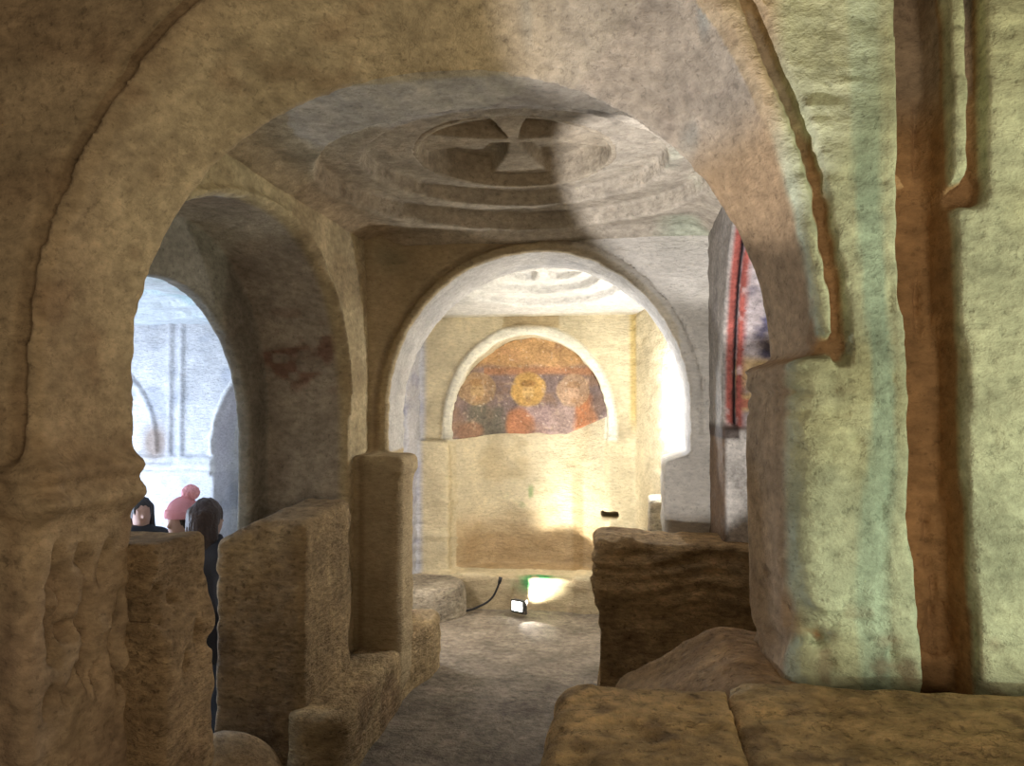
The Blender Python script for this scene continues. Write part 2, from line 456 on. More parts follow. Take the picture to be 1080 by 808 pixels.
# ================================================================= RIGHT WALL of the bay
def right_sdf(x, y, z):
    q1 = arch_q(y, z, 3.0, .82, .98, 1.53, 2.0)
    q1 = np.where(z < 1.50, q1+.03, q1)
    w = np.maximum(.455-x, x-1.2)
    d = smax(-q1, w, .02)
    g = (1-sst(.004, .012, np.abs(x-.512)))*(z > 1.52)*.03
    return d + g
def right_col(x, y, z):
    c = basecol(x, y, z, C3(.30, .27, .235), C3(.20, .17, .15), .5, 3, 61.)
    sf = sst(.462, .478, x)*sst(1.49, 1.52, z)
    red = C3(.31, .085, .065)
    f = basecol(x, y, z, C3(.56, .38, .16), C3(.22, .17, .16), .9, 8., 62.)
    up = sst(1.78, 1.86, z+.08*vn(x*9, y*9, z*9))
    f2 = basecol(x, y, z, C3(.42, .36, .34), C3(.16, .14, .18), 1.2, 12., 63.)
    f = lerp(f, f2, up)
    rb = (np.abs(z-1.62) < .018)
    f = lerp(f, red, rb*.8)
    f = lerp(f, f2, sst(1.60, 1.56, z))
    rr = np.maximum(1-sst(.502, .508, x), ring(x, .52, .552, .004))
    r_ = np.broadcast_to(red, (len(x), 3))*(1+.35*fbm(x, y, z, 14, 3, 64.))[:, None]
    wear = sst(.25, .5, fbm(x, y, z, 22, 2, 65.))
    r_ = lerp(r_, C3(.5, .4, .36), wear*.6)
    f = lerp(f, r_, rr)
    f = lerp(f, C3(.03, .02, .02), ring(x, .503, .519, .003))
    c = lerp(c, f, sf)
    lo_ = sst(.462, .478, x)*sst(1.50, 1.46, z)
    c = lerp(c, C3(.60, .55, .48), lo_)  # forward-facing jamb painted pale as its lit side
    c = lerp(c, C3(.20, .13, .08), sst(.47, .455, x)*sst(1.52, 1.48, z))  # inner wall face painted dark brown as its unlit side
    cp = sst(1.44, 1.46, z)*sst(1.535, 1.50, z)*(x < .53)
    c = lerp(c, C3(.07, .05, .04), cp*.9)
    return c
rock('wall_right', right_sdf, (.40, 2.20, -.1), (1.3, 4.47, 2.80), .0145, M_fresco, right_col, rg(.006, .004, .002, 6.), kind='structure')

# ================================================================= FAR BAY
def nprof(x, z): return arch_q(x, z, -.822, .665, .77, 1.45, 2.0)
def niche_back(x, z):
    q = np.minimum(x+1.50, -.135-x)
    return 6.60 + .30*sst(-.02, .36, q)**.8
def far_sdf(x, y, z):
    q = nprof(x, z)
    q = np.where(z > 1.45, q, np.maximum(-1.485-x, x+.155))
    q = np.maximum(q, .215-z)
    y0 = 6.60 - .035*ring(q, -.005, .085, .008)*sst(1.30, 1.34, z)
    # corner pilasters left and right, cornice lines
    y0 = y0 - .03*np.exp(-((z-1.335)/.012)**2)*(q > 0) - .018*np.exp(-((z-1.295)/.010)**2)*(q > 0)
    w = y0 - y
    niche = np.maximum(q, y - niche_back(x, z))
    d = smax(w, -niche, .015)
    # putlog slot
    d = np.maximum(d, -box(x, y, z, -.205, -.065, 6.3, 6.85, .665, .722, .01))
    # bench of rock under the niche
    b = box(x, y, z, -1.9, .3, 6.40, 6.9, -.5, .205+.0*x, .03)
    d = smin(d, b, .02)
    d = smin(d, box(x, y, z, -.42, -.12, 6.36, 6.8, -.3, .225, .03), .02)
    # right return wall, slanting towards us
    t = (6.6-y)/1.6
    rt = (.068 + .40*np.clip(t, 0, 1.3)**.8 - x)*.95
    d = smin(d, np.maximum(rt, 4.98-y), .02)
    # left flank: wall with a deep blind arch
    ql = arch_q(y, z, 5.72, .50, .62, 1.35, 2.0)
    lw = smax(x+1.775, -np.maximum(ql, -2.05-x), .02)
    d = smin(d, np.maximum(lw, 4.98-y), .02)
    pl = box(x, y, z, -1.82, -1.50, 6.50, 6.8, -.2, 1.31, .03)
    d = smin(d, pl, .02)
    return d
def far_col(x, y, z):
    c = basecol(x, y, z, C3(.66, .57, .38), C3(.50, .42, .27), .6, 3.0, 71.)
    q = nprof(x, z)
    rib = ring(q, -.03, .092, .01)*sst(1.30, 1.34, z)
    c = lerp(c, C3(.82, .78, .64), rib)
    c = lerp(c, C3(.38, .36, .31), ring(q, -.02, .075, .01)*sst(1.30, 1.34, z)*sst(1.38, 1.36, z)*(x < -.5)*.6)
    c = lerp(c, C3(.52, .38, .13), sst(.02, .05, x)*sst(.10, .075, x)*sst(6.35, 6.5, y)*sst(1.3, 1.6, z)*.8)
    c = lerp(c, C3(.45, .33, .17), sst(2.26, 2.3, z)*(x > -1.05)*(x < -.55)*.7)
    ins = (y > 6.64)
    pn = basecol(x, y, z, C3(.68, .60, .42), C3(.55, .44, .26), .6, 3.4, 72.)
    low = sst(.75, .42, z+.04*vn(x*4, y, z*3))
    pn = lerp(pn, C3(.42, .28, .14), low*.75)  # shadow of the bench painted on the lower niche wall
    moss = sst(.1, .45, fbm(x, y, z, 14, 3, 75.))*np.exp(-(((x+.83)/.16)**2+((z-.82)/.10)**2))
    pn = lerp(pn, C3(.36, .42, .22), np.minimum(moss*1.4, 1))
    pn = lerp(pn, C3(.36, .24, .11), ring(x, -.47, -.37, .02)*sst(1.2, .7, z)*.6)
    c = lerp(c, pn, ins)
    bench = (y < 6.46)*sst(.215, .19, z)
    c = lerp(c, C3(.50, .40, .25), bench*.8)
    ms = sst(-.25, .1, fbm(x, y, z, 12, 3, 76.))*np.exp(-(((x+.72)/.13)**2+((z-.16)/.07)**2))*(y < 6.5)
    c = lerp(c, C3(.10, .42, .16), np.minimum(ms*1.8, .95))
    L = sst(-1.70, -1.76, x)
    c = lerp(c, basecol(x, y, z, C3(.52, .52, .56), C3(.36, .36, .46), .8, 5, 77.), L)  # blue light on the left flank put into its colour
    return c
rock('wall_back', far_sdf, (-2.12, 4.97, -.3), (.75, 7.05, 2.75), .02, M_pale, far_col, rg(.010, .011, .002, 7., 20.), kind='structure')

# fresco in the lunette
HAL = ((-1.301, 1.765, .150), (-.862, 1.758, .160), (-.456, 1.746, .150))
def fr_sdf(x, y, z):
    bk = niche_back(x, z)
    zb = 1.365 - .28*(x+.85)**2*np.where(x < -.85, .35, .35) + .55*np.maximum(x+.52, 0)
    q = nprof(x, z)
    return np.maximum(np.maximum(q-.004, zb + .01*vn(x*9, 0*x, 0*z) - z), np.abs(y-(bk-.006))-.016)
def fr_col(x, y, z):
    n = len(x)
    c = basecol(x, y, z, C3(.22, .165, .155), C3(.34, .22, .15), .8, 5., 81.)
    top = sst(1.93, 2.0, z+.03*vn(x*5, 0*x, z*5))
    c = lerp(c, basecol(x, y, z, C3(.50, .31, .15), C3(.42, .24, .14), .6, 8, 82.), top)
    bar = ring(z+.02*vn(x*3, 0*x, 0*x), 1.90, 1.965, .02)
    c = lerp(c, C3(.46, .22, .10), bar*.7*(x > -1.25))
    # robes
    def blob(cx, cz, rx, rz): return 1-sst(.7, 1.15, np.sqrt(((x-cx)/rx)**2+((z-cz)/rz)**2)+.25*vn(x*10, 0*x, z*10))
    c = lerp(c, C3(.17, .155, .12), blob(-1.22, 1.45, .20, .20)*.9)
    c = lerp(c, C3(.30, .17, .11), blob(-1.36, 1.38, .10, .10)*.8)
    c = lerp(c, C3(.36, .26, .25), blob(-.80, 1.46, .22, .20)*.9)
    c = lerp(c, C3(.44, .19, .09), blob(-.95, 1.45, .13, .16)*.85)
    c = lerp(c, C3(.38, .28, .25), blob(-.50, 1.47, .20, .20)*.9)
    c = lerp(c, C3(.48, .20, .09), blob(-.35, 1.48, .11, .22)*.9)
    for i, (hx, hz, hr) in enumerate(HAL):
        d = np.sqrt((x-hx)**2+(z-hz)**2)
        t = 1-sst(hr*.88, hr*1.06, d+.012*vn(x*18, 0*x, z*18))
        hc = (C3(.36, .24, .13), C3(.52, .32, .11), C3(.46, .31, .20))[i]
        c = lerp(c, hc, t*(.75, .95, .8)[i])
        rim = ring(d, hr*.88, hr*.98, .006); c = lerp(c, C3(.60, .44, .2), rim*.12)
        fc = 1-sst(.7, 1.1, np.sqrt(((x-hx)/.058)**2+((z-hz+.02)/.082)**2))
        c = lerp(c, (C3(.44, .31, .16), C3(.66, .45, .20), C3(.56, .38, .26))[i], fc*.8)
        hair = 1-sst(.7, 1.1, np.sqrt(((x-hx)/.075)**2+((z-hz-.055)/.035)**2)); c = lerp(c, C3(.30, .16, .06), hair*(.5, .8, .4)[i])
        for ex in (-.022, .022):
            e = 1-sst(.5, 1.1, np.sqrt(((x-hx-ex)/.014)**2+((z-hz-.0)/.009)**2)); c = lerp(c, C3(.15, .08, .05), e*.6)
        bd = 1-sst(.6, 1.1, np.sqrt(((x-hx)/.035)**2+((z-hz+.085)/.03)**2)); c = lerp(c, C3(.34, .19, .09), bd*.5)
    loss = sst(.38, .5, fbm(x, y, z, 15, 3, 84.)); c = lerp(c, C3(.50, .38, .27), loss*.4)
    st = sst(.86, .9, vn(x*40, 0*x, z*44)); c = lerp(c, C3(.72, .62, .5), st*.5)
    r_ = sst(.25, .6, fbm(x, y, z, 4, 2, 85.)); c = lerp(c, C3(.30, .19, .13), r_*.4)
    return c*1.12
o = rock('fresco', fr_sdf, (-1.56, 6.52, 1.24), (-.10, 6.97, 2.28), .010, M_fresco, fr_col, None)
tag(o, 'faded fresco of three haloed figures in the arched niche of the far wall', 'fresco')

# ceiling of the far bay
FC = (-.62, 5.62)
def fceil_sdf(x, y, z):
    r = np.sqrt((x-FC[0])**2+(y-FC[1])**2)+.01*vn(x*4, y*4, 0*x)
    h = 2.38 + .09*(6.6-y) + .065*(1-sst(.58, .60, r)) + .065*(1-sst(.42, .44, r)) + .06*(1-sst(.30, .31, r))*(1-sst(-.006, .006, cross_d(x, y, FC, .3, .35, .03)))
    return (h-z)*.8
def fceil_col(x, y, z):
    c = basecol(x, y, z, C3(.66, .64, .60), C3(.55, .55, .52), .5, 3, 91.)
    return lerp(c, C3(.52, .45, .28), sst(6.45, 6.55, y)*.6)
o = rock('ceiling_far', fceil_sdf, (-2.1, 4.95, 2.32), (.8, 6.75, 2.85), .016, M_pale, fceil_col, lambda x, y, z: .006*fbm(x, y, z, 3, 3, 9.), kind='structure')

# ================================================================= LEFT AISLE (lit blue-white)
def ab_sdf(x, y, z):
    w = 6.60-y
    q1 = arch_q(x, z, -4.95, .66, .75, 1.25, 2.0)
    q2 = arch_q(x, z, -3.05, .64, .86, 1.20, 2.0)
    w = smax(w, -np.maximum(q1, y-6.85), .02); w = smax(w, -np.maximum(q2, y-6.95), .02)
    y0 = 6.60 - .05*ring(q2, .0, .05, .008)*(z > 1.18) - .04*ring(q1, .0, .05, .008)*(z > 1.18)
    w = smin(w, np.maximum(y0-y, -q2*1.0-.0), .01)
    # paired shafts and string courses
    for sx in (-4.13, -4.02):
        sh = np.sqrt((x-sx)**2+(y-6.59)**2)-.030
        w = smin(w, np.where(z > 1.1, sh, .3), .02)
    for sz, r in ((1.13, .025), (1.07, .03), (1.00, .03)):
        w = smin(w, np.where(x < -3.70, np.sqrt((y-6.59)**2+(z-sz-.01*vn(x*4, 0*x, 0*x))**2)-r, .3), .015)
    return w
def ab_col(x, y, z):
    c = basecol(x, y, z, C3(.66, .66, .68), C3(.48, .50, .56), .8, 4, 101.)
    q2 = arch_q(x, z, -3.05, .64, .86, 1.20, 2.0)
    c = lerp(c, C3(.80, .80, .80), ring(q2, -.14, .06, .01)*(z > 1.0)*.8)
    c = lerp(c, basecol(x, y, z, C3(.42, .32, .46), C3(.32, .16, .22), .9, 7, 102.), (1-sst(-.16, -.14, q2))*(z > .9)*(y > 6.7))
    br = np.exp(-(((x+4.28)/.13)**2+((z-1.28)/.16)**2)); c = lerp(c, C3(.35, .27, .22), np.minimum(br*1.3, .9))
    return c
rock('wall_aisle_back', ab_sdf, (-5.7, 6.48, -.75), (-2.0, 7.1, 2.65), .022, M_pale, ab_col, rg(.008, .005, .002, 8.), kind='structure')
AC = (-3.9, 5.2)
def ac_sdf(x, y, z):
    r = np.sqrt((x-AC[0])**2+(y-AC[1])**2)
    h = 2.36 + .06*(1-sst(.95, .97, r)) + .06*(1-sst(.70, .72, r)) + .06*(1-sst(.46, .48, r))
    return (h-z)*.8
rock('ceiling_aisle', ac_sdf, (-5.7, 2.2, 2.28), (-1.98, 7.0, 2.62), .028, M_pale,
     lambda x, y, z: basecol(x, y, z, C3(.62, .66, .68), C3(.40, .52, .52), .8, 3, 103.), rg(.012, 0, .003, 8.), kind='structure')
rock('wall_aisle_left', lambda x, y, z: x+5.6+0*y*z, (-5.8, 2.2, -.75), (-5.5, 7.0, 2.65), .05, M_pale, lambda x, y, z: basecol(x, y, z, PALE), rg(.02, .01, .0), kind='structure')
rock('wall_aisle_near', lambda x, y, z: np.maximum(1.95-y, y-2.25)+0*x*z, (-5.8, 1.85, -.75), (-2.40, 2.35, 2.85), .05, M_smooth, lambda x, y, z: basecol(x, y, z, TAN), rg(.02, .01, .0), kind='structure')
# pier between the aisle and the middle/far bays
rock('wall_aisle_right', lambda x, y, z: np.maximum(np.abs(x+2.10)-.06, 0*y*z-1), (-2.2, 4.35, -.75), (-2.0, 7.0, 2.65), .03, M_pale, lambda x, y, z: basecol(x, y, z, PALE), None, kind='structure')

# ================================================================= FLOORS
def floor_h(x, y):
    return -.012*np.maximum(y-2.5, 0)**1.3
def fl_sdf(x, y, z):
    j = np.minimum(np.abs(((x+.06*vn(x*2, y*2, 0*x))/.52+.3) % 1-.5), np.abs(((y+.05*vn(x*2+5, y*2, 0*x))/.62) % 1-.5))
    h = floor_h(x, y) - .006*(1-sst(.0, .03, j))
    edge = sst(-1.86, -1.96, x)                      # drops into the lower left aisle
    return (z-h)*.9
def fl_col(x, y, z):
    c = basecol(x, y, z, C3(.20, .172, .14), C3(.12, .10, .085), .8, 2.5, 111.)
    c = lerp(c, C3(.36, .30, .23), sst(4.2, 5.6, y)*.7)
    j = np.minimum(np.abs(((x+.06*vn(x*2, y*2, 0*x))/.52+.3) % 1-.5), np.abs(((y+.05*vn(x*2+5, y*2, 0*x))/.62) % 1-.5))
    return lerp(c, C3(.12, .095, .07), (1-sst(.0, .035, j))*.25)
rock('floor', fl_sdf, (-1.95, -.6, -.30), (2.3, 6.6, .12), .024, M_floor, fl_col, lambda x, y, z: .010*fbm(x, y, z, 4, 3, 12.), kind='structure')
rock('floor_aisle', lambda x, y, z: z+.60+0*x*y, (-5.75, 2.2, -.80), (-1.85, 7.0, -.5), .05, M_floor, lambda x, y, z: basecol(x, y, z, C3(.4, .36, .3)), lambda x, y, z: .015*fbm(x, y, z, 4, 3, 13.), kind='structure')

# ================================================================= FREE-STANDING MASSES
def rockthing(name, f, lo, hi, h, label, cat, col, rough, mat=None, clip=False):
    o = rock(name, f, lo, hi, h, mat or M_rough, col, rough, clip=clip)
    return tag(o, label, cat)
def bc(a, b, seed, amt=.6): return lambda x, y, z: basecol(x, y, z, a, b, amt, 3.5, seed)

# foreground parapet, two stones butted together
def par1(x, y, z):
    top = .995 + .012*vn(x*3, y*3, 0*z) - .06*sst(.0, -.15, x)**2
    yl = 1.70 + .13*(x+.15)*.0
    d = box(x, y, z, -.155, .26, 1.10, 1.745, -.05, 1.0, .05)
    cut = x-.204-.008*vn(0*x, y*7, z*7)
    return smax(d, cut, .012)
def par2(x, y, z):
    d = box(x, y, z, .203, 2.2, 1.10, 1.80, -.05, 1.0, .03)
    return d + .02*sst(1.66, 1.78, y)*sst(.28, .21, x)
PCOL = lambda s: (lambda x, y, z: lerp(basecol(x, y, z, C3(.66, .475, .25), C3(.50, .34, .18), .5, 3.5, s), C3(.16, .11, .08), sst(.42, .55, fbm(x, y, z, 20, 2, s+1))*.5))
prg = lambda x, y, z: .012*fbm(x, y, z, 4., 3, 23.)+.004*vn(x*24, y*24, z*24)+.0025*vn(x*50, y*50, z*50)
rockthing('parapet_stone', par1, (-.26, 1.02, -.1), (.28, 1.82, 1.06), .011, 'short rounded ochre stone at the open left end of the foreground parapet', 'stone block', PCOL(121.), prg)
rockthing('parapet_stone', par2, (.14, 1.02, -.1), (2.25, 1.90, 1.06), .012, 'long ochre stone forming the right stretch of the foreground parapet', 'stone block', PCOL(124.), prg)

# low wall closing the middle bay on the right
def lw(x, y, z):
    d = box(x, y, z, -.157, .80, 3.70, 4.10, -.15, .970, .035)
    lay = .020*np.sin((z+.05*vn(x*2.6, 0*y, z*5))*88+2.5*vn(x*1.5+3, 0*y, z*9))*sst(.66, .74, z)*(.5+.8*np.abs(vn(x*3+9, 0*y, z*6)))
    und = .03*sst(.75, .60, z)*sst(.1, .35, z)
    return d + lay*.55 + und
rockthing('low_wall', lw, (-.25, 3.60, -.2), (.88, 4.20, 1.04), .0115, 'low brown layered wall across the right half of the nearer bay, its top worn', 'low wall',
          lambda x, y, z: lerp(basecol(x, y, z, C3(.60, .42, .22), C3(.36, .24, .13), .7, 4, 131.), C3(.16, .10, .07), sst(.5, .1, z)*.5*(x < .1)),
          lambda x, y, z: .018*fbm(x, y, z, 5., 3, 24.)+.010*vn(x*5, y*5, z*30)+.006*vn(x*17, y*17, z*22)+.003*vn(x*40, y*40, z*40))
o_low = bpy.data.objects['low_wall']; o_low['kind'] = 'thing'

# sloping rock heap at its foot
def mound(x, y, z):
    hgt = .80 + .17*sst(-.06, .30, x) + .03*vn(x*4, y*4, 0*x)
    d = (z-hgt)*.9
    side = np.maximum(np.maximum(-.035-x, x-.50), np.maximum(1.80-y, y-2.42))
    return smax(smax(d, side, .08), -.1-z, .02)
rockthing('rock_shelf', mound, (-.12, 1.72, -.15), (.56, 2.5, 1.1), .0125, 'sloping brown rock shelf between the parapet and the foot of the greenish pier', 'rock',
          bc(C3(.52, .34, .17), C3(.34, .21, .11), 134.), lambda x, y, z: .012*fbm(x, y, z, 4., 3, 25.)+.003*vn(x*30, y*30, z*30))

# left: block against the near pier
def b1(x, y, z):
    xe = -1.435 - .035*sst(.85, .97, z) + .02*vn(0*x, y*6, z*5)
    ye = 2.585 - .03*sst(.90, 1.05, z) + .02*vn(x*2, 0*y, z*6)
    d = smax(np.maximum(x-xe, -2.05-x), np.maximum(2.28-y, y-ye), .03)
    return smax(d, np.maximum(z-1.165, -.05-z), .03)
def b1r(x, y, z):
    o = .016*fbm(x, y, z, 5, 3, 26.)+.007*vn(x*6, y*6, (z+.1*y)*28)+.003*vn(x*34, y*34, z*34)
    for (py, pz, r, rz) in PITS2:
        o = o + .045*np.exp(-((y-py)/r)**2-((z-pz)/rz)**2)
    return o
rockthing('stone_block', b1, (-2.12, 2.2, -.1), (-1.36, 2.72, 1.2), .0125, 'pitted tan stone block against the left pier, in front of the doorway gap', 'stone block',
          bc(C3(.47, .34, .20), C3(.30, .20, .12), 141.), b1r)
# block on the far side of the doorway gap
def b2(x, y, z):
    tp = 1.10 - .09*sst(-1.60, -1.85, x) + .03*sst(3.3, 3.9, y)
    d = smax(np.maximum(x+1.40, -1.83-x), np.maximum(3.27-y, y-3.88), .05)
    return smax(d, np.maximum(z-tp, -.6-z), .05)
rockthing('stone_block', b2, (-2.14, 3.17, -.65), (-1.32, 4.28, 1.2), .016, 'massive dark brown stone block under the left arch, beside the square pilaster', 'stone block',
          lambda x, y, z: lerp(lerp(basecol(x, y, z, C3(.42, .30, .175), C3(.22, .15, .09), .9, 3.5, 144.), C3(.15, .105, .07), sst(3.42, 3.30, y)*sst(.9, .3, z)*.5), C3(.46, .35, .2), sst(-1.46, -1.41, x)*.5),  # shaded front painted darker, lit right side painted lighter
          rg(.022, .008, .005, 27., 14.))
# plinth
def pl(x, y, z):
    xe = -1.20 + .03*vn(0*x, y*3, 0*z)
    d = smax(np.maximum(x-xe, -1.47-x), np.maximum(3.20-y, y-4.92), .10)
    return smax(d, np.maximum(z-.30-.02*vn(x*3, y*3, 0*z), -.12-z), .05)
rockthing('plinth', pl, (-1.85, 3.0, -.2), (-1.1, 5.02, .4), .0165, 'low worn rock plinth stepping out round the foot of the left pilaster', 'plinth',
          bc(C3(.44, .33, .19), C3(.25, .17, .10), 147., .8), rg(.020, .006, .005, 28., 14.))
# hump on the floor at the foot of the near pier
def hp(x, y, z): return smax(ell(x, y, z, (-1.60, 2.93, -.02), (.26, .30, .31)), -.1-z, .02)
rockthing('floor_boulder', hp, (-1.95, 2.55, -.15), (-1.2, 3.3, .4), .016, 'low rounded hump of rock on the floor between the two left stone blocks', 'rock', bc(C3(.40, .29, .17), C3(.25, .17, .1), 149.), rg(.01, .003, .003, 29.))
# base stone of the far left pilaster
def bs(x, y, z): return smax(smax(ell(x, y, z, (-1.62, 6.18, .02), (.34, .36, .50)), z-.20, .06), -.25-z, .02)
rockthing('base_stone', bs, (-2.0, 5.75, -.3), (-1.2, 6.6, .3), .018, 'rounded grey base stone under the far pilaster, left of the lit niche', 'stone block',
          bc(C3(.44, .38, .29), C3(.28, .23, .17), 151.), rg(.012, .003, .003, 30.))
def rb(x, y, z): return box(x, y, z, .15, .36, 5.30, 5.65, -.3, .985, .025)
rockthing('ledge_stone', rb, (.08, 5.2, -.2), (.44, 5.75, 1.05), .018, 'small pale upright stone showing behind the low wall at the far arch', 'stone block',
          bc(C3(.60, .53, .40), C3(.5, .42, .3), 153.), rg(.008, .004, .002, 31.))

# ================================================================= FLOODLIGHT + CABLE
import bmesh
def bm_obj(name, bm, mat, parent=None, smooth=False):
    me = bpy.data.meshes.new(name); bm.to_mesh(me); bm.free(); me.materials.append(mat)
    if smooth:
        for p in me.polygons: p.use_smooth = True
    o = bpy.data.objects.new(name, me); C.objects.link(o)
    if parent: o.parent = parent
    return o
def bbox(bm, c, s, bev=0, rx=0):
    from mathutils import Matrix
    r = bmesh.ops.create_cube(bm, size=1)
    vs = r['verts']
    bmesh.ops.scale(bm, vec=s, verts=vs)
    if rx: bmesh.ops.rotate(bm, cent=(0, 0, 0), matrix=Matrix.Rotation(rx, 3, 'X'), verts=vs)
    bmesh.ops.translate(bm, vec=c, verts=vs)
    if bev:
        es = list({e for v in vs for e in v.link_edges})
        bmesh.ops.bevel(bm, geom=es, offset=bev, segments=2, affect='EDGES')
M_black = plain('black_metal', (.02, .02, .022), .45); M_grey = plain('grey_housing', (.12, .12, .125), .5)
M_lens = plain('lamp_glass', (.8, .8, .8), .2, emit=(1, .98, .9), es=9)
M_cable = plain('cable_rubber', (.012, .012, .014), .5)
FLO = (-.845, 6.17, -.035)
fl = empty('floodlight', FLO, 'small lit floodlight on the floor in front of the far niche', 'lamp', (0, 0, math.radians(-28)))
bm = bmesh.new(); bbox(bm, (0, .0, .062), (.115, .045, .09), .006)
for i in range(5): bbox(bm, (-.04+.02*i, .034, .062), (.006, .03, .075))
bm_obj('housing', bm, M_grey, fl)
bm = bmesh.new()
for c, s in (((0, -.026, .104), (.118, .012, .010)), ((0, -.026, .020), (.118, .012, .010)), ((-.055, -.026, .062), (.010, .012, .09)), ((.055, -.026, .062), (.010, .012, .09))): bbox(bm, c, s, .002)
bm_obj('front_frame', bm, M_black, fl)
bm = bmesh.new(); bbox(bm, (0, -.0245, .062), (.100, .006, .075), .001); bm_obj('glass', bm, M_lens, fl)
bm = bmesh.new()
for s in (-1, 1): bbox(bm, (s*.064, .005, .035), (.004, .018, .07))
bbox(bm, (0, .005, .004), (.132, .03, .005)); bm_obj('bracket', bm, M_black, fl)

cu = bpy.data.curves.new('cable', 'CURVE'); cu.dimensions = '3D'; cu.bevel_depth = .0085; cu.bevel_resolution = 3
def spl(pts):
    s = cu.splines.new('BEZIER'); s.bezier_points.add(len(pts)-1)
    for p, q in zip(s.bezier_points, pts):
        p.co = q; p.handle_left_type = p.handle_right_type = 'AUTO'
spl([(-1.42, 6.15, -.055), (-1.30, 6.2, -.045), (-1.19, 6.22, -.01), (-1.08, 6.23, .06), (-1.03, 6.24, .15), (-1.018, 6.24, .185)])
cb = bpy.data.objects.new('power_cable', cu); C.objects.link(cb); cu.materials.append(M_cable)
dg = bpy.context.evaluated_depsgraph_get()
me = bpy.data.meshes.new_from_object(cb.evaluated_get(dg)); bpy.data.objects.remove(cb)
cb = bpy.data.objects.new('power_cable', me); C.objects.link(cb)
tag(cb, 'black cable curling up from the floor beside the far base stone', 'cable')
bm = bmesh.new()
r = bmesh.ops.create_cone(bm, cap_ends=True, segments=12, radius1=.013, radius2=.016, depth=.05)
bmesh.ops.rotate(bm, cent=(0, 0, 0), matrix=__import__('mathutils').Matrix.Rotation(.25, 3, 'Y'), verts=bm.verts)
bmesh.ops.translate(bm, vec=(-1.012, 6.24, .205), verts=bm.verts)
bm_obj('plug', bm, M_black, cb, True)

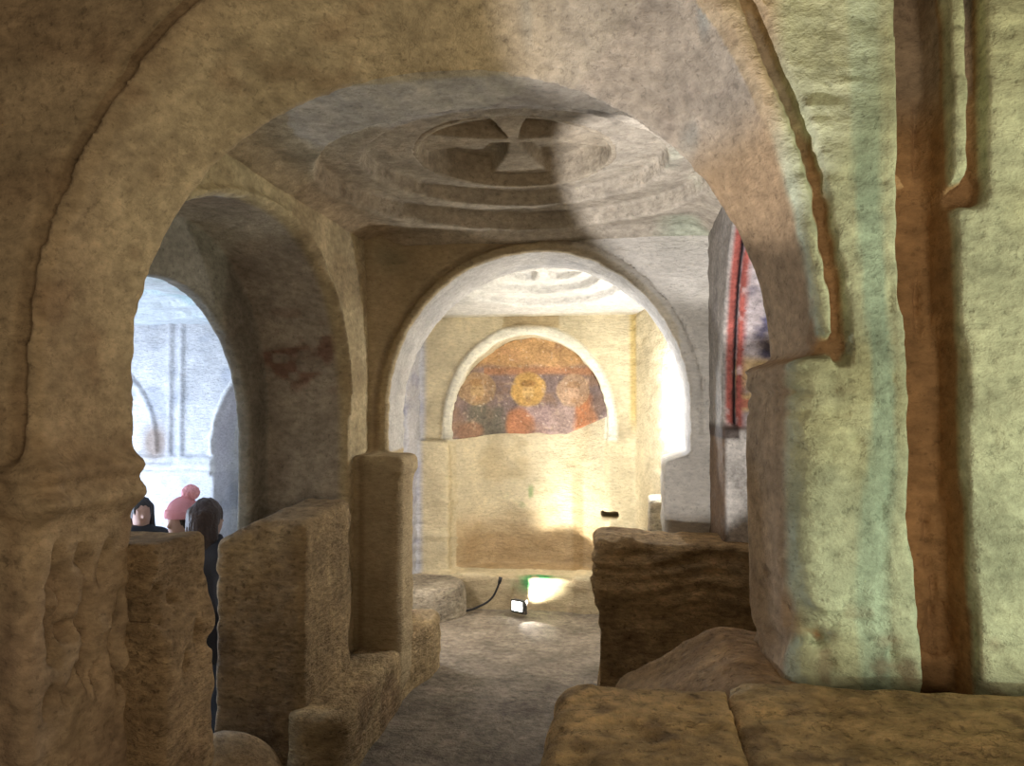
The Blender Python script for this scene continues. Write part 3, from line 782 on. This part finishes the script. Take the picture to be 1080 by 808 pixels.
# ================================================================= PEOPLE in the aisle
def person(loc, rz, hgt, label, hair_c, coat_c, hat=None, long_hair=False, face_tilt=.25):
    s = hgt/1.62
    root = empty('person', loc, label, 'person', (0, 0, rz))
    skin = plain('skin', (.36, .21, .155), .75, var=.08)
    coat = plain('coat_cloth', coat_c, .9, bump=.4, bscale=120); trou = plain('trouser_cloth', (.03, .035, .05), .9, bump=.3, bscale=150)
    shoe = plain('shoe_leather', (.02, .018, .016), .5); hairm = plain('hair', hair_c, .6, bump=.8, bscale=90, var=.5)
    hc = (0, -.03, 1.515)
    def head(x, y, z):
        d = ell(x, y, z, (0, -.005, 1.535), (.074, .092, .098))
        d = smin(d, ell(x, y, z, (0, -.035, 1.468), (.050, .058, .058)), .04)      # jaw
        d = smin(d, cap(x, y, z, (0, -.094, 1.525), (0, -.112, 1.497), .008, .013), .014)  # nose
        for e in (-1, 1):
            d = smin(d, ell(x, y, z, (e*.076, .005, 1.515), (.010, .020, .030)), .008)     # ears
            d = np.maximum(d, -ell(x, y, z, (e*.030, -.100, 1.530), (.016, .014, .010)))
            d = smin(d, ell(x, y, z, (e*.030, -.082, 1.530), (.012, .012, .011)), .004)
            d = smin(d, cap(x, y, z, (e*.016, -.092, 1.552), (e*.046, -.080, 1.550), .006), .010)
        d = smin(d, cap(x, y, z, (-.020, -.088, 1.468), (.020, -.088, 1.468), .007), .008)  # lips
        d = np.maximum(d, -cap(x, y, z, (-.02, -.098, 1.4685), (.02, -.098, 1.4685), .003))
        return d
    def skel(r):   # torso, arms, legs as one surface; r widens it for clothes
        def f(x, y, z, torso=True, arms=True, legs=True):
            d = np.full(np.broadcast(x, y, z).shape, 9., F32)
            if torso:
                d = smin(ell(x, y, z, (0, 0, 1.16), (.155+r, .105+r, .23+r)), ell(x, y, z, (0, .0, .92), (.145+r, .11+r, .15+r)), .10)
                d = smin(d, cap(x, y, z, (-.13, 0, 1.30), (.13, 0, 1.30), .062+r), .08)
                d = smin(d, cap(x, y, z, (0, 0, 1.33), (0, -.005, 1.46), .052+r*.4), .05)
            if arms:
                for e in (-1, 1):
                    d = smin(d, cap(x, y, z, (e*.175, 0, 1.30), (e*.225, .02, 1.02), .050+r, .040+r), .04)
                    d = smin(d, cap(x, y, z, (e*.225, .02, 1.02), (e*.20, -.13, .84), .040+r, .027+r), .02)
            if legs:
                for e in (-1, 1):
                    d = smin(d, cap(x, y, z, (e*.085, 0, .86), (e*.095, -.01, .47), .082+r, .054+r), .05)
                    d = smin(d, cap(x, y, z, (e*.095, -.01, .47), (e*.10, .02, .08), .054+r, .036+r), .03)
                    d = smin(d, cap(x, y, z, (e*.10, .03, .045), (e*.11, -.13, .035), .038, .030), .03)
            return d
        return f
    def hands(x, y, z):
        d = None
        for e in (-1, 1):
            p = ell(x, y, z, (e*.197, -.165, .800), (.020, .036, .040))
            p = smin(p, cap(x, y, z, (e*.20, -.13, .84), (e*.198, -.15, .82), .027, .022), .02)
            for i, (o_, L) in enumerate(((-.026, .058), (-.009, .068), (.009, .064), (.026, .050))):
                b0 = (e*.197, -.180+o_*.55, .785-o_*.8); k = (e*.190, -.200+o_*.45, .785-o_*.8-L*.55); t = (e*.176, -.196+o_*.45, .785-o_*.8-L)
                p = smin(p, cap(x, y, z, b0, k, .0095, .0085), .006); p = smin(p, cap(x, y, z, k, t, .0085, .0075), .003)
            p = smin(p, cap(x, y, z, (e*.185, -.155, .82), (e*.163, -.185, .775), .012, .009), .008)
            d = p if d is None else np.minimum(d, p)
        return d
    F = skel(0)
    def body(x, y, z): return smin(smin(F(x, y, z), head(x, y, z), .03), hands(x, y, z), .012)
    def mk(name, f, lo, hi, h, mat):
        V, Q = nets(f, lo, hi, h, None, clip=False)
        return mesh_obj(name, V*s, Q, mat, root, lambda x, y, z: np.ones((len(x), 3)))
    mk('body', body, (-.32, -.30, -.02), (.32, .22, 1.68), .0085, skin)
    G = skel(.022)
    def coatf(x, y, z):
        d = G(x, y, z, legs=False)
        d = smin(d, np.where(z < .9, ell(x, y, z, (0, .005, .82), (.19, .15, .26)), .5), .05)
        col = ell(x, y, z, (0, 0, 1.40), (.085, .085, .06))
        d = smin(d, col, .02)
        d = np.maximum(d, z-1.425); d = np.maximum(d, .66-z)
        hand = np.minimum(ell(x, y, z, (.197, -.185, .78), (.05, .055, .09)), ell(x, y, z, (-.197, -.185, .78), (.05, .055, .09)))
        d = np.maximum(d, -hand)
        return d + .004*vn(x*14, y*14, z*22)
    mk('coat', coatf, (-.34, -.26, .6), (.34, .24, 1.50), .012, coat)
    mk('trousers', lambda x, y, z: np.maximum(np.maximum(skel(.010)(x, y, z, arms=False, torso=False), z-.88), .10-z), (-.26, -.2, .05), (.26, .2, .95), .011, trou)
    for e in (-1, 1):
        mk('shoe', lambda x, y, z: np.maximum(smin(cap(x, y, z, (e*.10, .035, .05), (e*.112, -.14, .04), .047, .038), cap(x, y, z, (e*.10, .025, .05), (e*.10, .022, .12), .048), .02), -z-.0), (e*.11-.1, -.22, -.03), (e*.11+.1, .14, .2), .010, shoe)
    def hairf(x, y, z):
        d = ell(x, y, z, (0, .012, 1.545), (.090, .104, .110))
        face = ell(x, y, z, (0, -.115, 1.50), (.066, .075, .085))
        d = smax(d, -face, .015)
        if long_hair:
            for q in range(9):
                a = (q-4)*.36
                d = smin(d, cap(x, y, z, (.07*math.sin(a), .012+.08*math.cos(a), 1.56), (.105*math.sin(a*1.05), .02+.085*math.cos(a), 1.30), .032, .022), .02)
        return d + .005*vn(x*60, y*60, z*9) + .003*vn(x*130, y*130, z*20)
    hr = mk('hair', hairf, (-.17, -.17, 1.22), (.17, .2, 1.72), .007, hairm)
    if hat:
        hm = plain('knit_wool', hat, .95, bump=.9, bscale=260)
        def hatf(x, y, z):
            d = ell(x, y, z, (0, .012, 1.575), (.108, .122, .125))
            d = smax(d, 1.553+.12*(y+.0)*-.6-z, .012)
            br = np.maximum(np.abs(ell(x, y, z, (0, .012, 1.575), (.108, .122, .112))), np.abs(z-(1.572-.07*y))-.022)-.008
            d = smin(d, br, .008)
            return d + .0025*np.sin(np.arctan2(y, x)*46)
        h_ = mk('knit_hat', hatf, (-.15, -.15, 1.50), (.15, .17, 1.74), .006, hm)
        pm = mk('pompom', lambda x, y, z: ell(x, y, z, (.03, .05, 1.725), (.062, .062, .058)) + .004*vn(x*70, y*70, z*70)+.005*vn(x*150, y*150, z*150), (-.06, -.04, 1.64), (.12, .14, 1.81), .004, plain('pompom_wool', (hat[0]*1.1, hat[1]*1.2, hat[2]*1.2), 1, bump=.6, bscale=300))
    return root
FZ = -.60
person((-2.985, 4.92, FZ), math.radians(-18), 1.52, 'person in a pink knit hat with pompom, facing this way in the bright aisle', (.03, .018, .012), (.02, .018, .022), hat=(.80, .33, .36))
person((-2.56, 4.50, FZ), math.radians(160), 1.61, 'bareheaded person with long dark brown hair, back turned, beside the pink hat', (.045, .022, .016), (.02, .016, .018), long_hair=True)
person((-3.62, 5.42, FZ), math.radians(45), 1.50, 'dark-haired person partly hidden behind the edge of the left pier', (.02, .014, .012), (.018, .018, .022), long_hair=True)

# ================================================================= CAMERA
f = 820.; yaw = math.atan(120/f); pit = math.atan(26/math.hypot(f, 120))
cam = bpy.data.cameras.new('camera'); co = bpy.data.objects.new('camera', cam); C.objects.link(co)
co.location = (0, 0, 1.6); co.rotation_euler = (math.pi/2+pit, 0, yaw)
cam.sensor_width = 36; cam.lens = 36*f/1080; cam.clip_start = .05
bpy.context.scene.camera = co

# ================================================================= LIGHTS
def look(o, t): o.rotation_euler = (Vector(t)-o.location).to_track_quat('-Z', 'Y').to_euler()
def spot(name, loc, tgt, W, col, ang, blend=.3, r=.04):
    l = bpy.data.lights.new(name, 'SPOT'); l.energy = W; l.color = col; l.spot_size = math.radians(ang); l.spot_blend = blend; l.shadow_soft_size = r
    o = bpy.data.objects.new(name, l); C.objects.link(o); o.location = loc; look(o, tgt); return o
def point(name, loc, W, col, r=.1):
    l = bpy.data.lights.new(name, 'POINT'); l.energy = W; l.color = col; l.shadow_soft_size = r
    o = bpy.data.objects.new(name, l); C.objects.link(o); o.location = loc; return o
def area(name, loc, tgt, W, col, s):
    l = bpy.data.lights.new(name, 'AREA'); l.energy = W; l.color = col; l.size = s
    o = bpy.data.objects.new(name, l); C.objects.link(o); o.location = loc; look(o, tgt); return o
# green-tinted floodlight in the near bay, low behind the parapet on the right
spot('flood_green', (2.25, .62, 1.14), (.86, 1.9, 1.72), 70, (.93, 1.0, .76), 48, .45, .025)
# warm light spilling from the bays behind the camera
area('spill_warm', (1.1, -.8, 1.35), (-.9, 2.2, 1.3), 17.5, (1, .80, .56), .9)
# added cool spots, no fixture, floating by the parapet, beamed through the great arch
spot('added_cool', (-.27, 1.55, .95), (-.27+.245*3, 1.55+.752*3, .95+.61*3), 290, (.97, .95, .98), 33, .3, .02)
spot('added_cool_high', (-.27, 1.50, .93), (.16, 2.10, 2.60), 62, (.97, .95, .98), 36, .4, .02)
spot('added_cool_low', (-.27, 1.55, .98), (.33, 4.4, 1.62), 110, (.97, .95, .96), 27, .3, .015)
# floodlights of the blue-white aisle
point('flood_aisle', (-4.9, 5.0, .4), 175, (.60, .74, 1.0), .06)
point('flood_aisle_front', (-4.4, 3.2, 1.60), 30, (.66, .80, 1.0), .03)
# niche floodlight
spot('flood_niche', (-.80, 6.165, .035), (-.72, 6.9, 1.0), 330, (1, .94, .82), 130, .5, .02)
spot('added_floor_spot', (-.79, 6.13, .06), (-.72, 5.98, -.05), 4, (1, .98, .95), 60, .5, .01)  # added tiny spot for the bright patch on the floor
point('flood_far_left', (-1.62, 5.22, .7), 12, (1, .97, .95), .05)
point('flood_far_right', (.10, 5.45, 1.6), 34, (.98, .98, .98), .05)
w = bpy.data.worlds.new('world'); bpy.context.scene.world = w; w.use_nodes = True
w.node_tree.nodes['Background'].inputs[0].default_value = (1, .80, .58, 1); w.node_tree.nodes['Background'].inputs[1].default_value = .085

vs = bpy.context.scene.view_settings
vs.view_transform = 'Standard'; vs.look = 'None'; vs.gamma = 1; vs.use_curve_mapping = False; vs.exposure = 0.7
